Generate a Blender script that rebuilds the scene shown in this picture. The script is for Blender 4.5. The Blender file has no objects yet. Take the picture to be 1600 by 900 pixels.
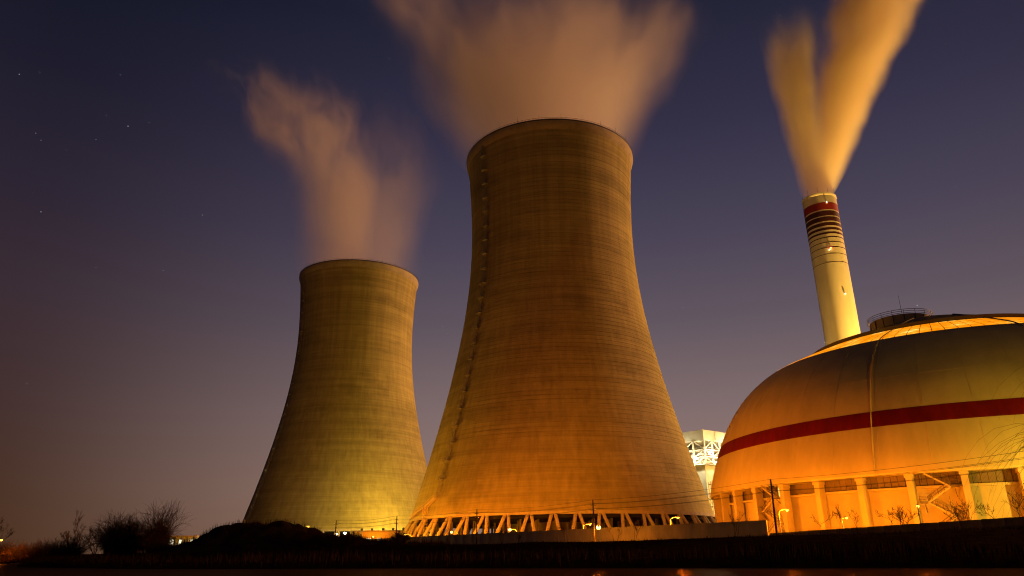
import bpy, math, random
from mathutils import Vector, Matrix, noise as mnoise
R = math.radians
PI = math.pi
sc = bpy.context.scene
C = sc.collection

# ------------------------------------------------------------------ camera
PITCH, ROLL = R(19.986), R(-0.670)
cam_data = bpy.data.cameras.new('camera')
cam_data.sensor_width = 36.0
cam_data.lens = 25.618
cam_data.clip_start = 0.5
cam_data.clip_end = 30000
cam = bpy.data.objects.new('camera', cam_data)
C.objects.link(cam)
cp, sp, cr, sr = math.cos(PITCH), math.sin(PITCH), math.cos(ROLL), math.sin(ROLL)
right = Vector((cr, -sp*sr, cp*sr))
up = Vector((-sr, -sp*cr, cp*cr))
fwd = Vector((0, cp, sp))
cam.matrix_world = Matrix(((right.x, up.x, -fwd.x, 0), (right.y, up.y, -fwd.y, 0), (right.z, up.z, -fwd.z, 0), (0, 0, 0, 1)))
sc.camera = cam

# ------------------------------------------------------------------ sky
world = bpy.data.worlds.new('World')
sc.world = world
world.use_nodes = True
wn, wl = world.node_tree.nodes, world.node_tree.links
wn.clear()
def s2l(c):
    return tuple(((v/255)/12.92 if v/255 <= 0.04045 else ((v/255+0.055)/1.055)**2.4) for v in c) + (1,)
def ramp(nodes, stops, interp='LINEAR'):
    n = nodes.new('ShaderNodeValToRGB')
    n.color_ramp.interpolation = interp
    el = n.color_ramp.elements
    while len(el) < len(stops): el.new(0.5)
    for e, (p, c) in zip(el, stops):
        e.position = p; e.color = c
    return n
tc = wn.new('ShaderNodeTexCoord')
sx = wn.new('ShaderNodeSeparateXYZ'); wl.new(tc.outputs['Generated'], sx.inputs[0])
glow = ramp(wn, [(0.0, s2l((150, 116, 98))), (0.08, s2l((152, 124, 114))), (0.17, s2l((134, 113, 112))), (0.29, s2l((100, 88, 98))), (0.40, s2l((76, 69, 88))), (0.52, s2l((54, 50, 72))), (0.64, s2l((36, 37, 56))), (0.80, s2l((24, 30, 46)))])
far = ramp(wn, [(0.0, s2l((74, 46, 24))), (0.08, s2l((72, 47, 35))), (0.17, s2l((68, 48, 47))), (0.29, s2l((60, 46, 54))), (0.40, s2l((46, 38, 52))), (0.52, s2l((32, 30, 46))), (0.64, s2l((17, 22, 38))), (0.80, s2l((8, 14, 28)))])
wl.new(sx.outputs['Z'], glow.inputs[0]); wl.new(sx.outputs['Z'], far.inputs[0])
hor = wn.new('ShaderNodeVectorMath'); hor.operation = 'MULTIPLY'; hor.inputs[1].default_value = (1, 1, 0); wl.new(tc.outputs['Generated'], hor.inputs[0])
nrm = wn.new('ShaderNodeVectorMath'); nrm.operation = 'NORMALIZE'; wl.new(hor.outputs[0], nrm.inputs[0])
dt = wn.new('ShaderNodeVectorMath'); dt.operation = 'DOT_PRODUCT'; dt.inputs[1].default_value = (math.sin(R(15)), math.cos(R(15)), 0); wl.new(nrm.outputs[0], dt.inputs[0])
mr = wn.new('ShaderNodeMapRange'); mr.interpolation_type = 'SMOOTHSTEP'
mr.inputs['From Min'].default_value = 0.60; mr.inputs['From Max'].default_value = 1.0
wl.new(dt.outputs['Value'], mr.inputs['Value'])
mx = wn.new('ShaderNodeMix'); mx.data_type = 'RGBA'
wl.new(mr.outputs[0], mx.inputs[0]); wl.new(far.outputs[0], mx.inputs[6]); wl.new(glow.outputs[0], mx.inputs[7])
bg = wn.new('ShaderNodeBackground'); wl.new(mx.outputs[2], bg.inputs[0]); bg.inputs[1].default_value = 0.95
SUN_AZ, SUN_EL = R(72), R(11)         # amber side light added for the plumes and tower edges, as glow from the works
sky = wn.new('ShaderNodeTexSky'); sky.sky_type = 'NISHITA'; sky.sun_disc = False
sky.sun_elevation = R(-6); sky.sun_rotation = SUN_AZ
bg2 = wn.new('ShaderNodeBackground'); wl.new(sky.outputs[0], bg2.inputs[0]); bg2.inputs[1].default_value = 0.02
addsh = wn.new('ShaderNodeAddShader'); wl.new(bg.outputs[0], addsh.inputs[0]); wl.new(bg2.outputs[0], addsh.inputs[1])
wo = wn.new('ShaderNodeOutputWorld'); wl.new(addsh.outputs[0], wo.inputs[0])

sun_d = bpy.data.lights.new('sun', 'SUN'); sun_d.energy = 3.35; sun_d.angle = R(16); sun_d.color = (1.0, 0.42, 0.175)
sun = bpy.data.objects.new('sun', sun_d); C.objects.link(sun)
sdir = Vector((math.sin(SUN_AZ)*math.cos(SUN_EL), math.cos(SUN_AZ)*math.cos(SUN_EL), math.sin(SUN_EL)))
sun.rotation_euler = sdir.to_track_quat('Z', 'Y').to_euler()

sc.view_settings.view_transform = 'Standard'
sc.view_settings.look = 'None'
sc.view_settings.exposure = 0
sc.view_settings.gamma = 1
sc.render.engine = 'CYCLES'
cy = sc.cycles
cy.use_denoising = True; cy.pixel_filter_type = 'BLACKMAN_HARRIS'; cy.filter_width = 1.1
cy.max_bounces = 10; cy.diffuse_bounces = 3; cy.glossy_bounces = 3; cy.transmission_bounces = 2; cy.volume_bounces = 9
cy.volume_step_rate = 0.30; cy.volume_max_steps = 256
cy.sample_clamp_indirect = 6

# ------------------------------------------------------------------ helpers
class MB:
    def __init__(s): s.v = []; s.f = []
    def add(s, vs, fs):
        o = len(s.v); s.v += [tuple(x) for x in vs]; s.f += [tuple(i+o for i in f) for f in fs]; return s
    def box(s, cx, cy_, cz, sx_, sy_, sz_, rz=0):
        c, n = math.cos(rz), math.sin(rz); vs = []
        for dz in (-.5, .5):
            for dx, dy in ((-.5, -.5), (.5, -.5), (.5, .5), (-.5, .5)):
                x, y = dx*sx_, dy*sy_
                vs.append((cx+x*c-y*n, cy_+x*n+y*c, cz+dz*sz_))
        return s.add(vs, [(3, 2, 1, 0), (4, 5, 6, 7), (0, 1, 5, 4), (1, 2, 6, 5), (2, 3, 7, 6), (3, 0, 4, 7)])
    def bar(s, a, b, w, h=None, upv=(0, 0, 1)):
        a, b = Vector(a), Vector(b); h = h or w; d = (b-a).normalized(); u = Vector(upv)
        if abs(d.dot(u)) > .98: u = Vector((1, 0, 0))
        x = d.cross(u).normalized(); y = x.cross(d)
        vs = []
        for p in (a, b):
            for i, j in ((-.5, -.5), (.5, -.5), (.5, .5), (-.5, .5)): vs.append(p+x*i*w+y*j*h)
        return s.add(vs, [(3, 2, 1, 0), (4, 5, 6, 7), (0, 1, 5, 4), (1, 2, 6, 5), (2, 3, 7, 6), (3, 0, 4, 7)])
    def tube(s, pts, rad, n=8, cap=True):
        pts = [Vector(p) for p in pts]
        rad = list(rad) if hasattr(rad, '__len__') else [rad]*len(pts)
        vs = []; fs = []; px = None
        for k, p in enumerate(pts):
            d = (pts[min(k+1, len(pts)-1)]-pts[max(k-1, 0)])
            d = d.normalized() if d.length > 1e-9 else Vector((0, 0, 1))
            if px is None:
                u = Vector((0, 0, 1)) if abs(d.z) < .95 else Vector((1, 0, 0)); x = d.cross(u).normalized()
            else:
                x = px - d*px.dot(d); x = x.normalized() if x.length > 1e-6 else d.orthogonal().normalized()
            px = x; y = d.cross(x)
            for i in range(n):
                a = 2*PI*i/n; vs.append(p+(x*math.cos(a)+y*math.sin(a))*rad[k])
        for k in range(len(pts)-1):
            for i in range(n):
                j = (i+1) % n; fs.append((k*n+i, k*n+j, (k+1)*n+j, (k+1)*n+i))
        if cap and n > 2:
            fs.append(tuple(range(n-1, -1, -1))); fs.append(tuple((len(pts)-1)*n+i for i in range(n)))
        return s.add(vs, fs)
    def lathe(s, prof, n=96, a0=0.0, a1=2*PI, c=(0, 0), close=False):
        full = abs(a1-a0-2*PI) < 1e-6; m = n if full else n+1; vs = []; fs = []
        for r_, z in prof:
            for i in range(m):
                a = a0+(a1-a0)*i/n; vs.append((c[0]+r_*math.sin(a), c[1]-r_*math.cos(a), z))
        K = len(prof)
        for k in range(K if close else K-1):
            k2 = (k+1) % K
            for i in range(n):
                j = (i+1) % m; fs.append((k*m+i, k*m+j, k2*m+j, k2*m+i))
        if close and not full:
            fs.append(tuple(k*m for k in range(K))); fs.append(tuple(k*m+n for k in range(K-1, -1, -1)))
        return s.add(vs, fs)
    def mesh(s, name, smooth=None):
        me = bpy.data.meshes.new(name); me.from_pydata(s.v, [], s.f)
        if smooth:
            me.shade_smooth(); me.set_sharp_from_angle(angle=R(smooth))
        me.update(); return me
    def build(s, name, mat, parent=None, smooth=None):
        return obj(name, s.mesh(name, smooth), mat, parent)
def obj(name, me, mat, parent=None):
    if mat is not None and not me.materials: me.materials.append(mat)
    o = bpy.data.objects.new(name, me); C.objects.link(o)
    if parent is not None: o.parent = parent
    return o
def tag(o, label=None, cat=None, group=None, kind=None):
    if label: o['label'] = label
    if cat: o['category'] = cat
    if group: o['group'] = group
    if kind: o['kind'] = kind
    return o
def thing(name, label, cat, loc=(0, 0, 0), rz=0.0, group=None):
    o = bpy.data.objects.new(name, None); C.objects.link(o); o.empty_display_size = .5
    o.location = loc; o.rotation_euler = (0, 0, rz)
    return tag(o, label, cat, group)
def copy_tree(o, parent=None):
    c = o.copy(); C.objects.link(c)
    if parent is not None: c.parent = parent
    for ch in list(o.children): copy_tree(ch, c)
    return c
def lerp(a, b, t): return a+(b-a)*t
def sstep(a, b, x):
    t = min(1, max(0, (x-a)/(b-a))); return t*t*(3-2*t)
def interp(x, xs, ys):
    if x <= xs[0]: return ys[0]
    for i in range(len(xs)-1):
        if x <= xs[i+1]: return lerp(ys[i], ys[i+1], (x-xs[i])/(xs[i+1]-xs[i]))
    return ys[-1]
def fbm(x, y, z=0.0, o=4): return mnoise.fractal(Vector((x, y, z)), 1.0, 2.0, o)

# ------------------------------------------------------------------ materials
def mat(name, col, rough=.8, noise_scale=None, amount=.25, bump=0.0, vec=(1, 1, 1), metal=0.0, spec=.3):
    m = bpy.data.materials.new(name); m.use_nodes = True
    nt = m.node_tree; b = nt.nodes['Principled BSDF']
    b.inputs['Roughness'].default_value = rough; b.inputs['Metallic'].default_value = metal
    b.inputs['Specular IOR Level'].default_value = spec
    b.inputs['Base Color'].default_value = col + (1,)
    if noise_scale:
        t = nt.nodes.new('ShaderNodeTexCoord'); mp = nt.nodes.new('ShaderNodeMapping'); mp.inputs['Scale'].default_value = vec
        nt.links.new(t.outputs['Object'], mp.inputs[0])
        n = nt.nodes.new('ShaderNodeTexNoise'); n.inputs['Scale'].default_value = noise_scale; n.inputs['Detail'].default_value = 6; n.inputs['Roughness'].default_value = .65
        nt.links.new(mp.outputs[0], n.inputs['Vector'])
        lo = tuple(max(0, c*(1-amount*1.6)) for c in col)+(1,); hi = tuple(min(1, c*(1+amount)) for c in col)+(1,)
        r_ = ramp(nt.nodes, [(.28, lo), (.72, hi)]); nt.links.new(n.outputs['Fac'], r_.inputs[0])
        nt.links.new(r_.outputs[0], b.inputs['Base Color'])
        if bump:
            bp = nt.nodes.new('ShaderNodeBump'); bp.inputs['Strength'].default_value = 1; bp.inputs['Distance'].default_value = bump
            nt.links.new(n.outputs['Fac'], bp.inputs['Height']); nt.links.new(bp.outputs[0], b.inputs['Normal'])
    return m
def emis(name, col, strength):
    m = bpy.data.materials.new(name); m.use_nodes = True; nt = m.node_tree; nt.nodes.clear()
    e = nt.nodes.new('ShaderNodeEmission'); e.inputs[0].default_value = col+(1,); e.inputs[1].default_value = strength
    o = nt.nodes.new('ShaderNodeOutputMaterial'); nt.links.new(e.outputs[0], o.inputs[0]); return m

def tower_concrete():
    m = bpy.data.materials.new('weathered_concrete'); m.use_nodes = True; nt = m.node_tree; N = nt.nodes; L = nt.links
    b = N['Principled BSDF']; b.inputs['Roughness'].default_value = .9; b.inputs['Specular IOR Level'].default_value = .15
    t = N.new('ShaderNodeTexCoord')
    def nz(scale, vec, det=5, rough=.6):
        mp = N.new('ShaderNodeMapping'); mp.inputs['Scale'].default_value = vec; L.new(t.outputs['Object'], mp.inputs[0])
        n = N.new('ShaderNodeTexNoise'); n.inputs['Scale'].default_value = scale; n.inputs['Detail'].default_value = det; n.inputs['Roughness'].default_value = rough
        L.new(mp.outputs[0], n.inputs['Vector']); return n.outputs['Fac']
    def mul(a, bb, op='MULTIPLY'):
        q = N.new('ShaderNodeMath'); q.operation = op
        for i, v in enumerate((a, bb)):
            if isinstance(v, (int, float)): q.inputs[i].default_value = v
            else: L.new(v, q.inputs[i])
        return q.outputs[0]
    def rng(v, a, bb, c, d):
        q = N.new('ShaderNodeMapRange'); L.new(v, q.inputs[0])
        for i, x in enumerate((a, bb, c, d)): q.inputs[i+1].default_value = x
        return q.outputs[0]
    band = rng(nz(1, (.014, .014, .62), 4), .34, .66, .84, 1.08)      # lift-to-lift tone, long round the shell
    wide = rng(nz(1, (.008, .008, .11), 3), .34, .66, .88, 1.08)
    fine = rng(nz(1, (.045, .045, 2.1), 5, .7), .3, .7, .88, 1.08)
    streak = rng(nz(1, (.55, .55, .018), 5, .65), .35, .7, 1.06, .77)  # run-off streaks
    patch = rng(nz(1, (.05, .05, .09), 4), .55, .67, 1.0, .80)
    f = mul(mul(mul(mul(band, wide), fine), streak), patch)
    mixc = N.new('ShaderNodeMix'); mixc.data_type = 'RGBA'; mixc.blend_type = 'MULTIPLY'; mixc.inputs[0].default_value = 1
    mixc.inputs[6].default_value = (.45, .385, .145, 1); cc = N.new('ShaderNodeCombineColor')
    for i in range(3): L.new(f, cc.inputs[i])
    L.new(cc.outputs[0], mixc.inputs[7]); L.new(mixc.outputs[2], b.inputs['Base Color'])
    bp = N.new('ShaderNodeBump'); bp.inputs['Distance'].default_value = .06; bp.inputs['Strength'].default_value = .7
    L.new(fine, bp.inputs['Height']); L.new(bp.outputs[0], b.inputs['Normal'])
    return m

M = {}
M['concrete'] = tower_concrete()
M['column'] = mat('column_concrete', (.45, .38, .24), .85, .8, .15, .02)
M['rim'] = mat('rim_concrete', (.42, .36, .22), .85, .4, .15)
M['steel'] = mat('galvanised_steel', (.34, .33, .31), .5, 1.5, .15, metal=.2)
M['darksteel'] = mat('dark_painted_steel', (.05, .05, .05), .6, 1.2, .2)
M['black'] = mat('dark_interior', (.02, .019, .018), .95, .5, .2)
M['interior'] = mat('dark_interior_concrete', (.16, .14, .12), .95, .5, .2)  # darker concrete tone for the inner posts and partition
M['dome'] = mat('cream_roof_sheet', (.56, .45, .20), .62, .22, .11, 0, (1, 1, .16), spec=.12)
M['dome_dark'] = mat('dark_crown_sheet', (.15, .12, .06), .75, .1, .15, spec=.1)  # crown sheet in a darker tone than the roof shell
M['red'] = mat('red_paint', (.15, .005, .004), .65, .3, .28, 0, (1, 1, .25), spec=.12)
M['chimred'] = mat('faded_red_paint', (.26, .020, .012), .7, .3, .15)
M['chimdark'] = mat('dark_maroon_paint', (.055, .010, .008), .7, .3, .15)
M['chimney'] = mat('cream_chimney_paint', (.66, .58, .38), .8, .12, .10, 0, (1, 1, .25))
M['wall'] = mat('yard_wall_concrete', (.30, .28, .25), .9, .35, .22, .02, (1, 1, .5))
M['wallold'] = mat('old_wall_concrete', (.13, .105, .08), .9, .5, .4, .03)
M['plaster'] = mat('pale_plaster', (.50, .40, .20), .8, .25, .10, .01)
M['louvre'] = mat('brown_cladding', (.17, .12, .075), .7, .6, .15)
M['yellowwall'] = mat('ochre_plaster', (.55, .40, .18), .8, .4, .10)
M['whitewall'] = mat('white_plaster', (.7, .68, .6), .8, .3, .08)
M['wood'] = mat('weathered_timber', (.035, .025, .018), .85, 3, .3, spec=0.0)
M['wire'] = mat('black_cable', (.015, .012, .01), .6)
M['bark'] = mat('dark_bark', (.035, .022, .013), .9, 3, .3, spec=0.0)
M['twig'] = mat('bare_twig', (.05, .031, .016), .85, 4, .3, spec=0.0)
M['willow'] = mat('willow_twig', (.05, .027, .012), .85, 3, .3, spec=0.0)
M['stairlit'] = mat('lamplit_stair_steel', (.62, .50, .30), .6, 1.2, .1)  # lamplight on the tower stair put into a paler steel colour
M['stairsteel'] = mat('shaded_stair_steel', (.17, .11, .06), .6, 1.2, .2)  # shading on the dome stair rails put into a dark brown colour
M['reed'] = mat('dry_reed', (.032, .015, .007), .85, 2, .4, spec=0.0)
M['litgrass'] = mat('lamplit_dry_grass', (.20, .13, .06), .85, 2, .3, spec=0.0)  # dry grass by the low wall, lamplight put into its paler colour
M['earth'] = mat('dark_earth', (.024, .012, .007), .95, .5, .4, .15, spec=0.0)
M['heap'] = mat('spoil_heap_earth', (.030, .019, .011), .95, .35, .4, .25, spec=0.0)
M['stone'] = mat('shore_stone', (.16, .12, .09), .85, 1.5, .3, .03)
M['boiler'] = mat('boiler_cladding', (.62, .60, .50), .6, .15, .08)
M['boilersteel'] = mat('cream_steelwork', (.60, .56, .46), .6, .8, .1)
M['bulb_orange'] = emis('sodium_lamp_glow', (1, .55, .11), 8)
M['bulb_small'] = emis('shielded_lamp_glow', (1, .45, .06), 6)
M['bulb_white'] = emis('white_lamp_glow', (1, .93, .7), 40)
M['beacon_red'] = emis('red_beacon_glow', (1, .10, .03), 14)
M['beacon_white'] = emis('white_marker_glow', (1, .85, .6), 7)
M['lit_window'] = emis('lit_window', (1, .88, .55), 1.6)
M['star'] = emis('starlight', (.9, .93, 1), .9)
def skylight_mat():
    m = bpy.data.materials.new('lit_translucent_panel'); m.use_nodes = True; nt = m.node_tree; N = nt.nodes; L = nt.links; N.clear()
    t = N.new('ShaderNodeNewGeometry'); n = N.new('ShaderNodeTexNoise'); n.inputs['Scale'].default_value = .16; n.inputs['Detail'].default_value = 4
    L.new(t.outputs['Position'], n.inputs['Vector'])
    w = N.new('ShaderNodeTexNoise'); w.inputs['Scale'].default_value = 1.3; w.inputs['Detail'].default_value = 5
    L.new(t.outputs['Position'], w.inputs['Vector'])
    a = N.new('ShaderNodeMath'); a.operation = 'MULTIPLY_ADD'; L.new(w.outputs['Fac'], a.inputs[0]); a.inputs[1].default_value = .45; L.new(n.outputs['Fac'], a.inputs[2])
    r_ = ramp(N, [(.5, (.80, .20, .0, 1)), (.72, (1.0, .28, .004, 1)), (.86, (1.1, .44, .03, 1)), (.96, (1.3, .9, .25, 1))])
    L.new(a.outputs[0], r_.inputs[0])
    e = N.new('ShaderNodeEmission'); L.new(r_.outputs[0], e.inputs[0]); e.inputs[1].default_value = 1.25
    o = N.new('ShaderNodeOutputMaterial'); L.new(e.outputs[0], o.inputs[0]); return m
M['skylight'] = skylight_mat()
def water_mat():
    m = bpy.data.materials.new('dark_pond_water'); m.use_nodes = True; nt = m.node_tree; N = nt.nodes; L = nt.links
    N.remove(N['Principled BSDF']); df = N.new('ShaderNodeBsdfDiffuse'); df.inputs[0].default_value = (.007, .005, .003, 1)
    gl = N.new('ShaderNodeBsdfGlossy'); gl.inputs['Color'].default_value = (.85, .50, .30, 1); gl.inputs['Roughness'].default_value = .3
    b = N.new('ShaderNodeMixShader'); b.inputs[0].default_value = .075; L.new(df.outputs[0], b.inputs[1]); L.new(gl.outputs[0], b.inputs[2]); L.new(b.outputs[0], N['Material Output'].inputs['Surface'])
    t = N.new('ShaderNodeTexCoord'); n = N.new('ShaderNodeTexNoise'); n.inputs['Scale'].default_value = .9; n.inputs['Detail'].default_value = 4
    mp = N.new('ShaderNodeMapping'); mp.inputs['Scale'].default_value = (.6, 1.3, 1); L.new(t.outputs['Object'], mp.inputs[0]); L.new(mp.outputs[0], n.inputs['Vector'])
    bp = N.new('ShaderNodeBump'); bp.inputs['Distance'].default_value = .06; L.new(n.outputs['Fac'], bp.inputs['Height']); L.new(bp.outputs[0], gl.inputs['Normal'])
    return m
M['water'] = water_mat()

# ------------------------------------------------------------------ terrain and water
WZ = -1.2
SHX = [-900, -400, -170, -110, -76, -40, 0, 33, 80, 200, 600]
SHY = [330, 270, 228, 178, 118, 84, 66, 47, 30, 4, -60]
def ground_z(x, y):
    d = (y-interp(x, SHX, SHY))*.75
    if d < 0: z = WZ-.03+max(-2.0, d*.25)
    else:
        plate = 1.7+.4*sstep(30, 70, x)-.3*sstep(-60, -130, x)
        z = WZ+(plate-WZ)*(.22*sstep(0, 2.5, d)+.78*sstep(0, 62-22*sstep(10, 40, x), d))
    if d > 0: z += .25*fbm(x*.09, y*.09)*sstep(0, 8, d)*sstep(600, 200, abs(y))
    return z
def axis(lo, hi, fine_lo, fine_hi, step):
    xs = [fine_lo+i*step for i in range(int((fine_hi-fine_lo)/step)+1)]; s = step; x = fine_hi
    while x < hi: s *= 1.35; x += s; xs.append(min(x, hi))
    s = step; x = fine_lo
    while x > lo: s *= 1.35; x -= s; xs.insert(0, max(x, lo))
    return xs
gx = axis(-9000, 9000, -240, 180, 3.0); gy = axis(-900, 12000, 0, 290, 3.0)
g = MB(); g.v = [(x, y, ground_z(x, y)) for y in gy for x in gx]; nx = len(gx)
g.f = [(j*nx+i, j*nx+i+1, (j+1)*nx+i+1, (j+1)*nx+i) for j in range(len(gy)-1) for i in range(nx-1)]
tag(g.build('ground', M['earth'], smooth=60), kind='structure', label='dark earth bank and plant yard ground')
w = MB().add([(-1500, -700, WZ), (1500, -700, WZ), (1500, 420, WZ), (-1500, 420, WZ)], [(0, 1, 2, 3)])
tag(w.build('water', M['water']), kind='structure', label='still dark pond water in the foreground')

# spoil heap in front of the far tower: ridge profile along x with rough flanks
def heap_z(x, y):
    hx = interp(x, [-82, -76, -71, -66, -63, -57, -52, -46, -42, -35, -28, -18, -10], [0, .8, 2.4, 4.9, 5.5, 5.5, 5.2, 3.9, 2.5, 1.7, 1.0, .5, 0])
    w_ = math.exp(-((y-172)/11.0)**2)
    return hx*w_*(1+.18*fbm(x*.22, y*.22, 3))+.55*fbm(x*.5, y*.5, 8)*min(1, hx)*w_
h = MB(); hx_ = [-84+i*.8 for i in range(95)]; hy_ = [146+i*1.2 for i in range(46)]
h.v = [(x, y, ground_z(x, y)-.12+heap_z(x, y)) for y in hy_ for x in hx_]; nh = len(hx_)
h.f = [(j*nh+i, j*nh+i+1, (j+1)*nh+i+1, (j+1)*nh+i) for j in range(len(hy_)-1) for i in range(nh-1)]
tag(h.build('spoil_heap', M['heap'], smooth=50), kind='structure', label='dark earth heap in front of the far cooling tower')
def top_z(x, y):
    z = ground_z(x, y)
    if -84 < x < -9 and 146 < y < 200: z = max(z, z-.12+heap_z(x, y))
    return z

# ------------------------------------------------------------------ cooling towers
T1 = (15.983, 265.511); T2 = (-89.082, 399.231); TG = 2.0
ZT, RT, BL, BU, HB, HT = 115.26, 31.54, 80.07, 97.77, 10.717, 150.0
def shell_r(z): return RT*math.sqrt(1+((z-ZT)/(BL if z < ZT else BU))**2)
def polar(r_, a, z): return (r_*math.sin(a), -r_*math.cos(a), z-TG)    # local point, angle 0 faces the camera side
t1 = thing('cooling_tower', 'nearer and larger concrete cooling tower standing on slanted legs behind the long wall', 'cooling tower', T1+(TG,), 0, 'hyperbolic cooling towers')
def make_tower(t):
    rnd = random.Random(4)
    pr = []; nl = 92; lift = (HT-3.0-HB)/nl
    for k in range(nl):
        z0 = HB+k*lift; z1 = z0+lift; j = rnd.uniform(-.02, .05)
        pr += [(shell_r(z0)+.05+j, z0-TG), (shell_r(z1-.10)+.05+j, z1-.10-TG), (shell_r(z1-.05)-.01, z1-.08-TG), (shell_r(z1)-.01, z1-TG)]
    b = MB().lathe(pr, 176); z_in = [HT-3, 125, 100, 75, 50, 30, HB]
    b.lathe([(shell_r(z)-.5, z-TG) for z in z_in], 96)
    b.lathe([(shell_r(HB)-.5, HB-TG), (shell_r(HB)+.05, HB-TG)], 96)
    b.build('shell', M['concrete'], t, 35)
    # base ring beam and flared rim
    MB().lathe([(shell_r(HB)+.30, HB-.55-TG), (shell_r(HB)+.30, HB+.35-TG), (shell_r(HB)-.6, HB+.35-TG), (shell_r(HB)-.6, HB-.55-TG)], 176, close=True).build('ring_beam', M['column'], t, 35)
    rr = shell_r(HT-3)
    rim = MB().lathe([(rr+.02, HT-3.2-TG), (rr+.55, HT-2.2-TG), (rr+.95, HT-.7-TG), (rr+.95, HT-TG), (rr-.5, HT-TG), (rr-.5, HT-3.2-TG)], 176, close=True).build('rim', M['rim'], t, 35)
    rl = MB(); rl.lathe([(rr+.90, HT+.01-TG), (rr+.97, HT+.01-TG), (rr+.97, HT+.42-TG), (rr+.90, HT+.42-TG)], 144, close=True)
    for zz in (HT+.06, HT+.55, HT+1.1): rl.lathe([(rr+.86, zz-.035-TG), (rr+.93, zz-.035-TG), (rr+.93, zz+.035-TG), (rr+.86, zz+.035-TG)], 144, close=True)
    for k in range(144):
        a = 2*PI*k/144; rl.bar(polar(rr+.9, a, HT), polar(rr+.9, a, HT+1.1), .06)
    rl.build('rim_railing', M['darksteel'], rim)
    rod = MB().tube([(0, 0, 0), (0, 0, 1.2), (0, 0, 3.2)], [.06, .05, .03], 5).mesh('lightning_rod')
    for k in range(26):
        a = 2*PI*(k+.35)/26; o = obj('lightning_rod', rod, M['darksteel'], t); o.location = polar(rr+.6, a, HT)
    # 48 pairs of slanted legs: tops close together, feet spread
    zb = TG; rb = shell_r(HB)+4.6; rtp = shell_r(HB)-.1
    cols = []
    for s in (-1, 1):
        ta = s*.55/rtp; ba = s*2.65/rb
        a_, b_ = Vector(polar(rb, ba, zb)), Vector(polar(rtp, ta, HB-.5))
        cols.append(MB().tube([a_, b_], [.50, .50], 12).mesh('slanted_column'))
        cols[-1].shade_smooth(); cols[-1].set_sharp_from_angle(angle=R(40))
    for k in range(48):
        a = R(1.85+7.5*k)
        for c in cols:
            o = obj('slanted_column', c, M['column'], t); o.rotation_euler = (0, 0, a)
    # water basin kerb, fill deck, inner posts
    MB().lathe([(rb+1.2, zb-.6-TG), (rb+1.2, zb+.9-TG), (rb+.9, zb+.9-TG), (rb+.9, zb-.6-TG)], 96, close=True).build('basin_kerb', M['column'], t, 35)
    MB().lathe([(0.01, 9.3-TG), (shell_r(HB)-1.2, 9.3-TG), (shell_r(HB)-1.2, 10.6-TG), (.01, 10.6-TG)], 64).build('fill_deck', M['black'], t)
    MB().lathe([(0.01, 2.05-TG), (rb+.8, 2.05-TG)], 64).build('basin_floor', M['black'], t)
    post = MB().box(0, 0, 3.65, .55, .55, 7.3).mesh('inner_post'); rnd = random.Random(9)
    for rad, n in ((44.5, 52), (36, 40), (27, 30)):
        for k in range(n):
            a = 2*PI*(k+.3)/n; o = obj('inner_post', post, M['interior'], t); p = polar(rad, a, 2.02); o.location = p; o.rotation_euler = (0, 0, a)
    MB().lathe([(18, 2.1-TG), (18, 9.25-TG)], 48).build('inner_partition', M['interior'], t, 40)
    # caged ladder up the shell with rest platforms
    A = R(-52.3); ra = Vector((math.sin(A), -math.cos(A), 0)); tg = Vector((math.cos(A), math.sin(A), 0))
    ld = MB(); zs = [17+i*1.5 for i in range(88)]
    def on(z, off, side): return ra*(shell_r(z)+off)+tg*side+Vector((0, 0, z-TG))
    for s in (-.30, .30):
        ld.tube([on(z, .35, s) for z in zs], .05, 4)
    for s in (-.45, 0, .45):
        ld.tube([on(z, 1.0 if s == 0 else .85, s) for z in zs], .035, 3)
    z = 17.0
    while z < 148:
        ld.bar(on(z, .35, -.3), on(z, .35, .3), .04)
        hp = [on(z, .35, -.35), on(z, .75, -.48), on(z, 1.0, 0), on(z, .75, .48), on(z, .35, .35)]
        for i in range(4): ld.bar(hp[i], hp[i+1], .05)
        z += .75
    ld.build('caged_ladder', M['steel'], t)
    pm = MB(); pm.box(0, 0, 0, 2.4, 1.4, .14)
    for x_, y_ in ((-1.15, -.65), (1.15, -.65), (0, -.65), (-1.15, .5), (1.15, .5)): pm.box(x_, y_, .6, .07, .07, 1.1)
    for zz in (.6, 1.12): pm.box(0, -.65, zz, 2.4, .06, .06); pm.box(-1.15, -.05, zz, .06, 1.2, .06); pm.box(1.15, -.05, zz, .06, 1.2, .06)
    for s in (-.9, .9): pm.bar((s, -.55, -.07), (s, .7, -1.2), .09)
    pm = pm.mesh('ladder_platform'); z = 22.0; dz = 5.75
    while z < 147.5:
        o = obj('ladder_platform', pm, M['steel'], t); o.location = on(z, .78, 0); o.rotation_euler = (0, 0, A); z += dz
    # lower stair hugging the shell, with its trestle
    st = thing('access_stair', None, None); st.parent = t
    def fl(a0, z0, a1, z1, n):
        m = MB(); q = lambda a, z, off: Vector(polar(shell_r(max(z, HB))+off, a, z))
        P = [(lerp(a0, a1, i/n), lerp(z0, z1, i/n)) for i in range(n+1)]
        for i in range(n):
            for off in (.5, 1.5): m.bar(q(*P[i], off), q(*P[i+1], off), .07, .28)
            m.bar(q(*P[i], .5), q(*P[i], 1.5), .28, .05)
            for off in (.5, 1.5):
                m.bar(q(*P[i], off), q(*P[i], off)+Vector((0, 0, 1.1)), .06)
                m.bar(q(*P[i], off)+Vector((0, 0, 1.1)), q(*P[i+1], off)+Vector((0, 0, 1.1)), .06)
                m.bar(q(*P[i], off)+Vector((0, 0, .55)), q(*P[i+1], off)+Vector((0, 0, .55)), .045)
        return m
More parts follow.
